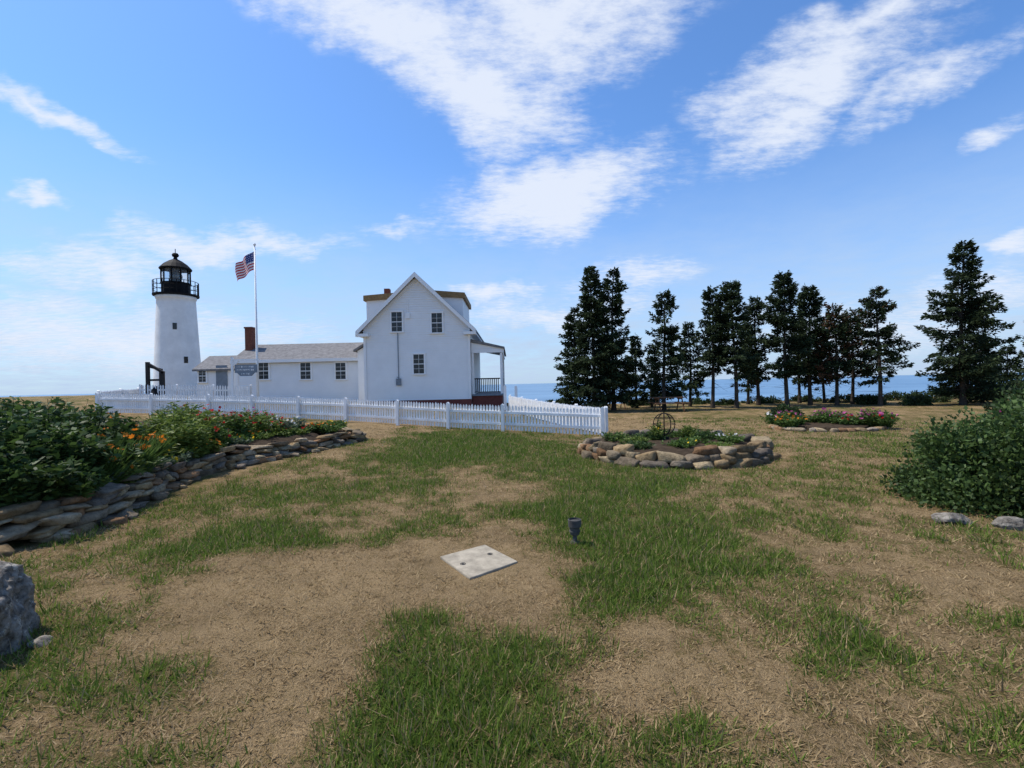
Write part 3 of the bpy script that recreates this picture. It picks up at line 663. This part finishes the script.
while k<PX1-.1: b.box(k-.025,k+.025,YF+.36,YF+.40,zf+.14,zf+.87); k+=.11
k=YF+.55
while k<YB-.3: b.box(PX1-.03,PX1+.01,k-.018,k+.018,zf+.14,zf+.87); k+=.14
b.beam((PX1-.01,YF+.5,zf+.9),(PX1-.01,YB-.2,zf+.9),.07); b.build('porch_railing',M_darkwood,house)
# annex
AX0=-19.9; AX1=HX-HW-.76; AY=30.0; AZE=3.44; AB=.8
b=Batch(); XS=WX(236,370,AY)
prof=[(AY,AB),(AY,AZE),(AY+2.1,AZE+1.05),(AY+4.2,AZE),(AY+4.2,AB)]
b.polyx(prof,XS,AX1); b.build('annex_walls',M_white,house)
b=Batch(); 
b.polyx([(AY-.25,AZE-.08),(AY+2.1,AZE+1.08),(AY+2.1,AZE+1.2),(AY-.25,AZE+.04)],XS-.2,AX1); b.polyx([(AY+4.4,AZE-.08),(AY+4.4,AZE+.04),(AY+2.1,AZE+1.2),(AY+2.1,AZE+1.08)],XS-.2,AX1); b.build('annex_roof',M_roofg,house)
b=Batch(); b.box(XS-.2,AX1,AY-.28,AY-.252,AZE-.14,AZE+.05); b.box(XS-.0,XS+.14,AY-.065,AY-.036,AB,AZE-.1); b.build('annex_trim',M_trim,house)
clap('annex_clapboards',XS+.15,AX1,AB,AZE-.1,AY,house)
for px in (264,306,341):
    X,_,Z=W(px,371,AY); window(X,Z,.62,1.0,AY-.03,house)
LZ=3.25
b=Batch(); b.polyx([(AY+.6,AB),(AY+.6,LZ-.3),(AY+2.2,LZ+.55),(AY+3.8,LZ-.3),(AY+3.8,AB)],AX0,XS-.01); b.build('workroom_walls',M_white,house)
b=Batch(); b.polyx([(AY+.4,LZ-.35),(AY+2.2,LZ+.6),(AY+2.2,LZ+.72),(AY+.4,LZ-.23)],AX0-.2,XS-.205); b.polyx([(AY+4.0,LZ-.35),(AY+4.0,LZ-.23),(AY+2.2,LZ+.72),(AY+2.2,LZ+.6)],AX0-.2,XS-.205); b.build('workroom_roof',M_roofg,house)
X,_,Z=W(222,374,AY+.6); b=Batch(); b.box(X-.35,X+.35,AY+.54,AY+.6,AB+.1,Z+.55); b.build('workroom_door',M_greywood,house)
X,_,Z=W(203,376,AY+.6); window(X,Z,.45,.75,AY+.57,house)
X,_,Z=W(250,340,AY+1.4); b=Batch(); b.box(X-.22,X+.22,AY+1.2,AY+1.7,3.8,5.62); b.box(X-.26,X+.26,AY+1.16,AY+1.74,5.62,5.72); b.build('annex_chimney',M_brick,house)
# ---------------------------------------------------------------- lighthouse
LX,LY=-27.6,40.0; lb=1.1
lh=empty('lighthouse',(LX,LY,lb))
b=Batch(); prof=[]
for i in range(25):
    t=i/24; prof.append((1.78-.42*t**.9,lb+t*(9.2-lb)))
prof+=[(1.42,9.25),(1.46,9.45)]
b.lathe(LX,LY,prof,48); o=b.build('tower',M_tower,lh,smooth=True)
b=Batch(); b.lathe(LX,LY,[(1.3,9.42),(1.62,9.5),(1.64,9.62),(1.3,9.64)],40); b.lathe(LX,LY,[(1.02,9.6),(1.02,10.5),(1.08,10.52),(1.08,10.6),(.98,10.62)],10)
b.lathe(LX,LY,[(.98,11.68),(1.14,11.7),(1.16,11.8),(.85,12.15),(.45,12.45),(.16,12.6),(.12,12.75),(.22,12.82),(.26,12.95),(.18,13.08),(.04,13.12)],20)
b.beam((LX,LY,13.1),(LX,LY,13.45),.04)
for k in range(10):
    a=2*math.pi*k/10; b.beam((LX+1.0*math.cos(a),LY+1.0*math.sin(a),10.58),(LX+1.0*math.cos(a),LY+1.0*math.sin(a),11.72),.08)
for zz in (9.95,10.3,10.68): b.ring(LX,LY,zz,1.58,.022)
for k in range(20):
    a=2*math.pi*k/20; b.beam((LX+1.58*math.cos(a),LY+1.58*math.sin(a),9.6),(LX+1.58*math.cos(a),LY+1.58*math.sin(a),10.7),.04)
b.build('lantern_and_gallery',M_black,lh)
mg=bpy.data.materials.new('lantern_glass'); mg.use_nodes=True; p=mg.node_tree.nodes['Principled BSDF']; p.inputs['Roughness'].default_value=.03; p.inputs['Transmission Weight'].default_value=.9; p.inputs['IOR'].default_value=1.05; p.inputs['Base Color'].default_value=(.8,.85,.88,1)
b=Batch(); b.lathe(LX,LY,[(.95,10.62),(.95,11.69)],10,False); b.build('lantern_panes',mg,lh)
M_lens=mat('fresnel_lens',(.15,.18,.18),.15,.3,12,spec=.8)
b=Batch(); b.lathe(LX,LY,[(.2,10.6),(.3,10.8),(.42,11.0),(.44,11.15),(.42,11.3),(.3,11.45),(.1,11.55)],20); b.build('fresnel_lens',M_lens,lh,smooth=True)
ang=math.atan2(-LY,-LX)
for zz,aa in ((6.9,ang-.1),(4.2,ang+.35)):
    b=Batch(); t=(zz-lb)/(9.2-lb); r=1.78-.42*t**.9; c=(LX+math.cos(aa)*(r-.05),LY+math.sin(aa)*(r-.05)); b.obox(c,(-math.sin(aa),math.cos(aa)),.14,.08,zz-.26,zz+.26); b.build('tower_window',M_glass,lh)
# ---------------------------------------------------------------- bell frame
bx,by=WX(156,380,24),24.0; bz=H(bx,by); e=empty('timber_bell_frame',(bx,by,bz)); b=Batch()
zt=W(150,362,24)[2]
b.beam((bx-.4,by,bz),(bx-.4,by,zt),.14); b.beam((bx+.35,by,bz),(bx+.35,by,zt-.5),.12); b.beam((bx-.45,by,zt-.05),(bx+.4,by,zt-.55),.12); b.beam((bx-.4,by,zt-.9),(bx+.35,by,zt-.9),.1); b.beam((bx-.4,by+.9,bz),(bx-.4,by+.9,zt-.3),.12); b.beam((bx-.4,by,zt-.2),(bx-.4,by+.9,zt-.35),.1)
b.build('timbers',M_darkwood,e); b=Batch(); b.lathe(bx,by,[(.3,bz+.62),(.24,bz+.72),(.18,bz+.9),(.12,bz+1.02),(.03,bz+1.08)],20); b.build('bell',M_black,e,smooth=True)
# ---------------------------------------------------------------- fences
def fence(name,pts,h=.86,sp=.105,pw=.034,postw=.048,every=2.3):
    b=Batch()
    for (x0,y0),(x1,y1) in zip(pts[:-1],pts[1:]):
        d=Vector((x1-x0,y1-y0)); Ln=d.length; d.normalize(); n=Vector((-d.y,d.x)); k=sp/2
        while k<Ln:
            x=x0+d.x*k+rng.normal(0,.003); y=y0+d.y*k; z=H(x,y); hj=rng.normal(0,.008)
            b.obox((x,y),d,pw,.011,z+.05,z+h-.06+hj,.055); k+=sp
        npst=max(1,round(Ln/every))
        for i in range(npst+1):
            x=x0+d.x*Ln*i/npst+n.x*.08; y=y0+d.y*Ln*i/npst+n.y*.08; z=H(x,y); b.obox((x,y),d,postw,postw,z-.2,z+h,.04)
            if i<npst:
                x2=x0+d.x*Ln*(i+1)/npst+n.x*.08; y2=y0+d.y*Ln*(i+1)/npst+n.y*.08; z2=H(x2,y2)
                for hz in (.25,h-.25): b.beam((x-n.x*.045,y-n.y*.045,z+hz),(x2-n.x*.045,y2-n.y*.045,z2+hz),.04,.08)
    return b.build(name,M_fence)
fence('picket_fence',[(2.75,14.7),(-.3,15.7),(-4,17),(-8.14,18.5),(-12.2,19.5),(-17.6,20.6)])
fence('picket_fence',[(-.2,26.5),(2.78,14.82)])
fence('picket_fence',[(-17.6,20.7),(-19.6,25.5)],h=.95)
fence('picket_fence',[(-18.5,24.0),(-12.6,23.2)],h=1.15,sp=.14)
b=Batch(); 
for (px,Y) in ((505,27.2),(516,26.9)):
    x=WX(px,392,Y); z=H(x,Y); b.obox((x,Y),(1,0),.08,.08,z,z+1.35,.08)
b.build('gate_posts',M_trim)
# ---------------------------------------------------------------- flag
fx,fy=WX(258,398,22.5),22.5; fz=H(fx,fy); ftop=W(254,246,22.5)[2]
e=empty('flagpole_with_flag',(fx,fy,fz)); b=Batch(); b.lathe(fx,fy,[(.065,fz-.1),(.055,fz+2),(.03,ftop)],14); b.lathe(fx,fy,[(.02,ftop),(.06,ftop+.04),(.06,ftop+.1),(.01,ftop+.14)],12); b.beam((fx+.05,fy-.03,fz+1),(fx+.06,fy-.03,ftop-.15),.008); b.build('pole',M_trim,e,smooth=True)
MR=mat('flag_red',(.55,.03,.04),.8,.05,3); MB=mat('flag_blue',(.03,.05,.20),.8,.05,3); MW=mat('flag_white',(.78,.78,.78),.8,.03,3)
nu,nv=39,26; Vf=[]
ht=ftop-.25
for i in range(nu+1):
    u=i/nu
    for j in range(nv+1):
        v=j/nv
        Vf.append((fx-.03-u*1.02+.03*math.sin(v*5+u*9),fy+.35*u+.10*math.sin(u*11+v*1.5)*u**.5,ht-v*.86-.5*u**1.3+.03*math.sin(u*8)))
me=bpy.data.meshes.new('flag_cloth'); ff=[];mi=[]
for i in range(nu):
    for j in range(nv):
        ff.append((i*(nv+1)+j,(i+1)*(nv+1)+j,(i+1)*(nv+1)+j+1,i*(nv+1)+j+1)); s=j//2
        if i<nu*.4 and s<7: mi.append(2 if (i%3==1 and j%3==1) else 1)
        else: mi.append(0 if s%2==0 else 2)
me.from_pydata(Vf,[],ff)
for m_ in (MR,MB,MW): me.materials.append(m_)
for p_,k in zip(me.polygons,mi): p_.material_index=k; p_.use_smooth=True
link(bpy.data.objects.new('flag_cloth',me),e)
# ---------------------------------------------------------------- museum sign
sx,sy=WX(246,369,22),22.0; sz=W(246,369,22)[2]; g0=H(sx,sy)
e=empty('hanging_sign',(sx,sy,g0)); b=Batch(); b.beam((sx-.62,sy,g0),(sx-.62,sy,sz+.55),.09); b.beam((sx-.62,sy,sz+.42),(sx+.6,sy,sz+.42),.06); b.beam((sx-.62,sy,sz+.1),(sx-.3,sy,sz+.4),.04); b.build('post',M_trim,e)
b=Batch(); b.box(sx-.5,sx+.5,sy-.02,sy+.02,sz-.17,sz+.2); b.poly([(sx-.4,sz-.17),(sx+.4,sz-.17),(sx+.25,sz-.32),(sx-.25,sz-.32)][::-1],sy-.02,sy+.02); b.build('board',M_greywood,e)
b=Batch(); rnd=random.Random(3)
for row,zz in enumerate((.1,-.04,-.22)):
    x=sx-.4 if row<2 else sx-.2
    while x<(sx+.36 if row<2 else sx+.15):
        w=rnd.choice((.03,.04,.05)); b.box(x,x+.012,sy-.028,sy-.0205,sz+zz-.04,sz+zz+.04); b.box(x+.013,x+w,sy-.028,sy-.0205,sz+zz+rnd.choice((-.04,0,.03)),sz+zz+rnd.choice((.031,.04))); x+=w+.022
b.build('lettering',MW,e)
# ---------------------------------------------------------------- picnic table
def picnic(px,Y):
    x=WX(px,400,Y); z=H(x,Y); e=empty('picnic_table',(x,Y,z)); b=Batch()
    for k in range(5): b.box(x-.9,x+.9,Y-.36+k*.15,Y-.23+k*.15,z+.72,z+.76)
    for s in (-1,1):
        for k in range(2): yy=Y+s*.7-.14+k*.15; b.box(x-.9,x+.9,yy,yy+.13,z+.43,z+.47)
        xx=x+s*.62; b.beam((xx,Y-.7,z+.41),(xx,Y+.7,z+.41),.04,.09); b.beam((xx,Y-.33,z+.68),(xx,Y+.33,z+.68),.04,.08)
        b.beam((xx+.045,Y-.6,z),(xx+.045,Y-.22,z+.70),.04,.09); b.beam((xx+.045,Y+.6,z),(xx+.045,Y+.22,z+.70),.04,.09)
    b.build('planks',M_brownwood,e)
    return x,z
picnic(668,26); picnic(612,30)
# ---------------------------------------------------------------- people
def person(name,x,y,yaw,seated,shirt,pants,hairc):
    z=H(x,y); e=empty(name,(x,y,z))
    hip=.92 if not seated else .54
    sk=[];ed=[];rad=[]
    def v(p,r): sk.append(p);rad.append(r);return len(sk)-1
    def chain(i,lst):
        for p,r in lst:
            j=v(p,r); ed.append((i,j)); i=j
        return i
    pel=v((0,0,hip),(.15,.11))
    ch=chain(pel,[((0,0,hip+.2),(.13,.10)),((0,0.01,hip+.42),(.16,.11)),((0,0,hip+.54),(.10,.08))])
    nk=chain(ch,[((0,-.01,hip+.60),(.052,.055)),((0,-.02,hip+.66),(.055,.06)),((0,-.03,hip+.74),(.078,.095)),((0,-.025,hip+.82),(.07,.085))])
    for s in (-1,1):
        fw=-.05 if not seated else -.28
        a=chain(ch,[((s*.16,0,hip+.50),(.06,.06)),((s*.20,.02,hip+.24),(.045,.045)),((s*.20,fw,hip+.02 if not seated else hip+.10),(.033,.033)),((s*.19,fw-.06,hip-.07 if not seated else hip+.08),(.026,.036)),((s*.185,fw-.1,hip-.15 if not seated else hip+.07),(.018,.028))])
        if not seated: chain(pel,[((s*.10,0,hip-.08),(.085,.09)),((s*.11,-.02*s,hip-.45),(.058,.06)),((s*.11,.03,hip-.83),(.04,.042)),((s*.115,-.04,hip-.88),(.04,.035)),((s*.12,-.14,hip-.89),(.04,.025))])
        else: chain(pel,[((s*.10,-.1,hip-.01),(.085,.085)),((s*.12,-.45,hip-.0),(.058,.06)),((s*.12,-.47,hip-.43),(.04,.042)),((s*.12,-.52,hip-.50),(.04,.035)),((s*.12,-.62,hip-.51),(.04,.025))])
    me=bpy.data.meshes.new('body'); me.from_pydata(sk,ed,[]); o=bpy.data.objects.new('body',me); scene.collection.objects.link(o)
    m=o.modifiers.new('s','SKIN'); 
    for i,r in enumerate(rad): me.skin_vertices[0].data[i].radius=r
    me.skin_vertices[0].data[pel].use_root=True
    m2=o.modifiers.new('ss','SUBSURF'); m2.levels=1
    dg=bpy.context.evaluated_depsgraph_get(); dg.update(); nm=bpy.data.meshes.new_from_object(o.evaluated_get(dg)); bpy.data.objects.remove(o)
    skin=mat(name+'_skin',(.5,.3,.22),.6,.05,5)
    for q in (skin,mat(name+'_shirt',shirt,.8,.1,8),mat(name+'_trousers',pants,.8,.1,8),mat(name+'_hair',hairc,.8,.1,20)): nm.materials.append(q)
    for p_ in nm.polygons:
        c=p_.center; p_.use_smooth=True
        if c.z>hip+.84 or (c.z>hip+.72 and c.y>.01): k=3
        elif c.z>hip+.60: k=0
        elif abs(c.x)>.15 and c.z<hip+.22 and (not seated or c.y<-.1) and c.z>hip-.25 : k=0
        elif c.z>hip+.02: k=1
        else: k=2
        p_.material_index=k
    nm.transform(Matrix.Translation((x,y,z+.0))@Matrix.Rotation(yaw,4,'Z'))
    link(bpy.data.objects.new('body',nm),e)
    b=Batch(); R=Matrix.Rotation(yaw,3,'Z')
    for s in (-.028,.028):
        q=R@Vector((s,-.118,hip+.77)); b.lathe(x+q.x,y+q.y,[(.004,z+q.z-.008),(.01,z+q.z),(.004,z+q.z+.008)],8)
    b.build('eyes',M_black,e)
x=WX(612,400,30); person('seated_visitor',x-.3,29.3,math.pi,True,(.06,.07,.09),(.04,.05,.08),(.04,.03,.02))
# ---------------------------------------------------------------- light + sky
SAZ=math.radians(-75); SEL=math.radians(60)
sd=Vector((math.sin(SAZ)*math.cos(SEL),math.cos(SAZ)*math.cos(SEL),math.sin(SEL)))
ld=bpy.data.lights.new('sun','SUN'); ld.energy=5.0; ld.angle=math.radians(.5); ld.color=(1,.945,.86); lo=bpy.data.objects.new('sun',ld); lo.rotation_euler=sd.to_track_quat('Z','Y').to_euler(); lo.location=(0,0,30); scene.collection.objects.link(lo)
w=bpy.data.worlds.new('World'); scene.world=w; w.use_nodes=True; nt=w.node_tree; N=nt.nodes; L=nt.links
try:
    w.cycles.sampling_method='MANUAL'; w.cycles.sample_map_resolution=256
except Exception as ex: print(ex)
bg=N['Background']; out=N['World Output']
sky=N.new('ShaderNodeTexSky'); sky.sky_type='NISHITA'; sky.sun_disc=False; sky.sun_elevation=SEL; sky.sun_rotation=SAZ; sky.air_density=1.0; sky.dust_density=.6; sky.ozone_density=2.5
tint=N.new('ShaderNodeVectorMath'); tint.operation='MULTIPLY'; tint.inputs[1].default_value=(.80,1.14,1.5); L.new(sky.outputs[0],tint.inputs[0]); L.new(tint.outputs[0],bg.inputs['Color']); bg.inputs['Strength'].default_value=.14
tc=N.new('ShaderNodeTexCoord'); sp=N.new('ShaderNodeSeparateXYZ'); L.new(tc.outputs['Generated'],sp.inputs[0])
def M(op,a,b=None,c=None,clamp=False):
    k=N.new('ShaderNodeMath'); k.operation=op; k.use_clamp=clamp
    for i,v in enumerate((a,b,c)):
        if v is None: continue
        if isinstance(v,(int,float)): k.inputs[i].default_value=v
        else: L.new(v,k.inputs[i])
    return k.outputs[0]
az=M('ARCTAN2',sp.outputs[0],sp.outputs[1]); el=M('ARCSINE',sp.outputs[2])
cv=N.new('ShaderNodeCombineXYZ'); L.new(az,cv.inputs[0]); L.new(el,cv.inputs[1])
def noise(vec,s,d,r):
    n=N.new('ShaderNodeTexNoise'); n.noise_dimensions='2D'; n.inputs['Scale'].default_value=s; n.inputs['Detail'].default_value=d; n.inputs['Roughness'].default_value=r; L.new(vec,n.inputs['Vector']); return n
wn=noise(cv.outputs[0],6,4,.6)
ws=N.new('ShaderNodeVectorMath'); ws.operation='MULTIPLY_ADD'; L.new(wn.outputs['Color'],ws.inputs[0]); ws.inputs[1].default_value=(.18,.12,0)
sb=N.new('ShaderNodeVectorMath'); sb.operation='ADD'; L.new(cv.outputs[0],sb.inputs[0]); sb.inputs[1].default_value=(-.09,-.06,0); L.new(sb.outputs[0],ws.inputs[2])
def azel(px,py):
    x,y,z=W(px,py,1.0); z-=EYE; return math.atan2(x,1),math.atan2(z,math.hypot(x,1))
CL=[ #px,py,rx,ry,rot,weight
 (390,15,230,60,-8,1.05),(560,20,165,75,5,1.1),(480,88,120,58,-20,1.05),(490,128,50,26,-25,.6),
 (548,196,122,42,8,1.2),(490,228,70,12,6,.5),
 (800,85,140,40,3,.95),(770,130,80,34,10,.85),(935,75,110,26,12,.85),(870,20,180,30,5,.75),(1002,138,50,16,25,.85),
 (60,118,105,17,-12,.9),(5,190,30,13,0,.9),
 (225,245,150,18,5,.85),(100,268,110,26,3,.75),(485,292,50,11,-2,.95),(400,222,50,11,10,.6),
 (640,280,90,20,0,.7),(550,314,120,16,0,.7),(850,325,150,30,0,.6),(1010,247,34,11,0,.95),(985,290,90,26,0,.65),
 (130,335,240,40,0,.75)]
mx=None
for (px,py,rx,ry,rot,wt) in CL:
    a,e_=azel(px,py); a2,_=azel(px+rx,py); a0,_=azel(px-rx,py); _,e2=azel(px,py-ry); _,e0=azel(px,py+ry)
    mp=N.new('ShaderNodeMapping'); mp.vector_type='TEXTURE'; mp.inputs['Location'].default_value=(a,e_,0); mp.inputs['Rotation'].default_value=(0,0,math.radians(rot)); mp.inputs['Scale'].default_value=((a2-a0)/2*1.2,(e2-e0)/2*1.3,1)
    L.new(ws.outputs[0],mp.inputs[0]); ln=N.new('ShaderNodeVectorMath'); ln.operation='LENGTH'; L.new(mp.outputs[0],ln.inputs[0])
    v=M('MULTIPLY_ADD',ln.outputs['Value'],-wt,wt)
    mx=M('MAXIMUM',v,0.0) if mx is None else M('MAXIMUM',mx,v)
zz=M('ADD',M('MAXIMUM',sp.outputs[2],0),.12)
cx=M('DIVIDE',sp.outputs[0],zz); cy=M('DIVIDE',sp.outputs[1],zz); pc=N.new('ShaderNodeCombineXYZ'); L.new(cx,pc.inputs[0]); L.new(cy,pc.inputs[1])
nA=noise(pc.outputs[0],3.0,6,.65); mpf=N.new('ShaderNodeMapping'); mpf.inputs['Rotation'].default_value=(0,0,.6); mpf.inputs['Scale'].default_value=(1,2.2,1); L.new(pc.outputs[0],mpf.inputs[0])
nB=noise(mpf.outputs[0],11,5,.7)
nn=M('ADD',M('MULTIPLY',M('SUBTRACT',nA.outputs[0],.5),1.0),M('MULTIPLY',M('SUBTRACT',nB.outputs[0],.5),1.3))
dens=M('ADD',M('MULTIPLY',mx,1.35),nn)
mr=N.new('ShaderNodeMapRange'); mr.interpolation_type='SMOOTHSTEP'; mr.inputs[1].default_value=-.05; mr.inputs[2].default_value=1.3; mr.inputs[3].default_value=0; mr.inputs[4].default_value=.93; L.new(dens,mr.inputs[0])
gate=N.new('ShaderNodeMapRange'); gate.inputs[1].default_value=0; gate.inputs[2].default_value=.25; L.new(mx,gate.inputs[0]); 
fac=M('MULTIPLY',mr.outputs[0],gate.outputs[0])
hz=N.new('ShaderNodeMapRange'); hz.inputs[1].default_value=0; hz.inputs[2].default_value=.46; hz.inputs[3].default_value=.9; hz.inputs[4].default_value=0; hz.interpolation_type='SMOOTHSTEP'; L.new(el,hz.inputs[0])
hz2=M('MULTIPLY',hz.outputs[0],M('ADD',.5,M('MULTIPLY',nA.outputs[0],.9)),clamp=True)
cb=N.new('ShaderNodeBackground'); cb.inputs['Color'].default_value=(.77,.83,.95,1); cb.inputs['Strength'].default_value=1.05
hb=N.new('ShaderNodeBackground'); hb.inputs['Color'].default_value=(.52,.66,.87,1); hb.inputs['Strength'].default_value=1.0
m1=N.new('ShaderNodeMixShader'); L.new(hz2,m1.inputs[0]); L.new(bg.outputs[0],m1.inputs[1]); L.new(hb.outputs[0],m1.inputs[2])
m2=N.new('ShaderNodeMixShader'); L.new(fac,m2.inputs[0]); L.new(m1.outputs[0],m2.inputs[1]); L.new(cb.outputs[0],m2.inputs[2]); L.new(m2.outputs[0],out.inputs['Surface'])
# ---------------------------------------------------------------- camera
cd=bpy.data.cameras.new('camera'); cd.lens=17; cd.sensor_width=36; cd.clip_start=.05; cd.clip_end=100000
co=bpy.data.objects.new('camera',cd); co.matrix_world=Matrix.Translation((0,0,EYE))@Matrix.Rotation(math.radians(90),4,'X')@Matrix.Rotation(-TH,4,'Z'); scene.collection.objects.link(co); scene.camera=co
scene.view_settings.view_transform='Standard'; scene.view_settings.look='None'; scene.view_settings.exposure=0
print('tris',sum(len(m.polygons) for m in bpy.data.meshes))
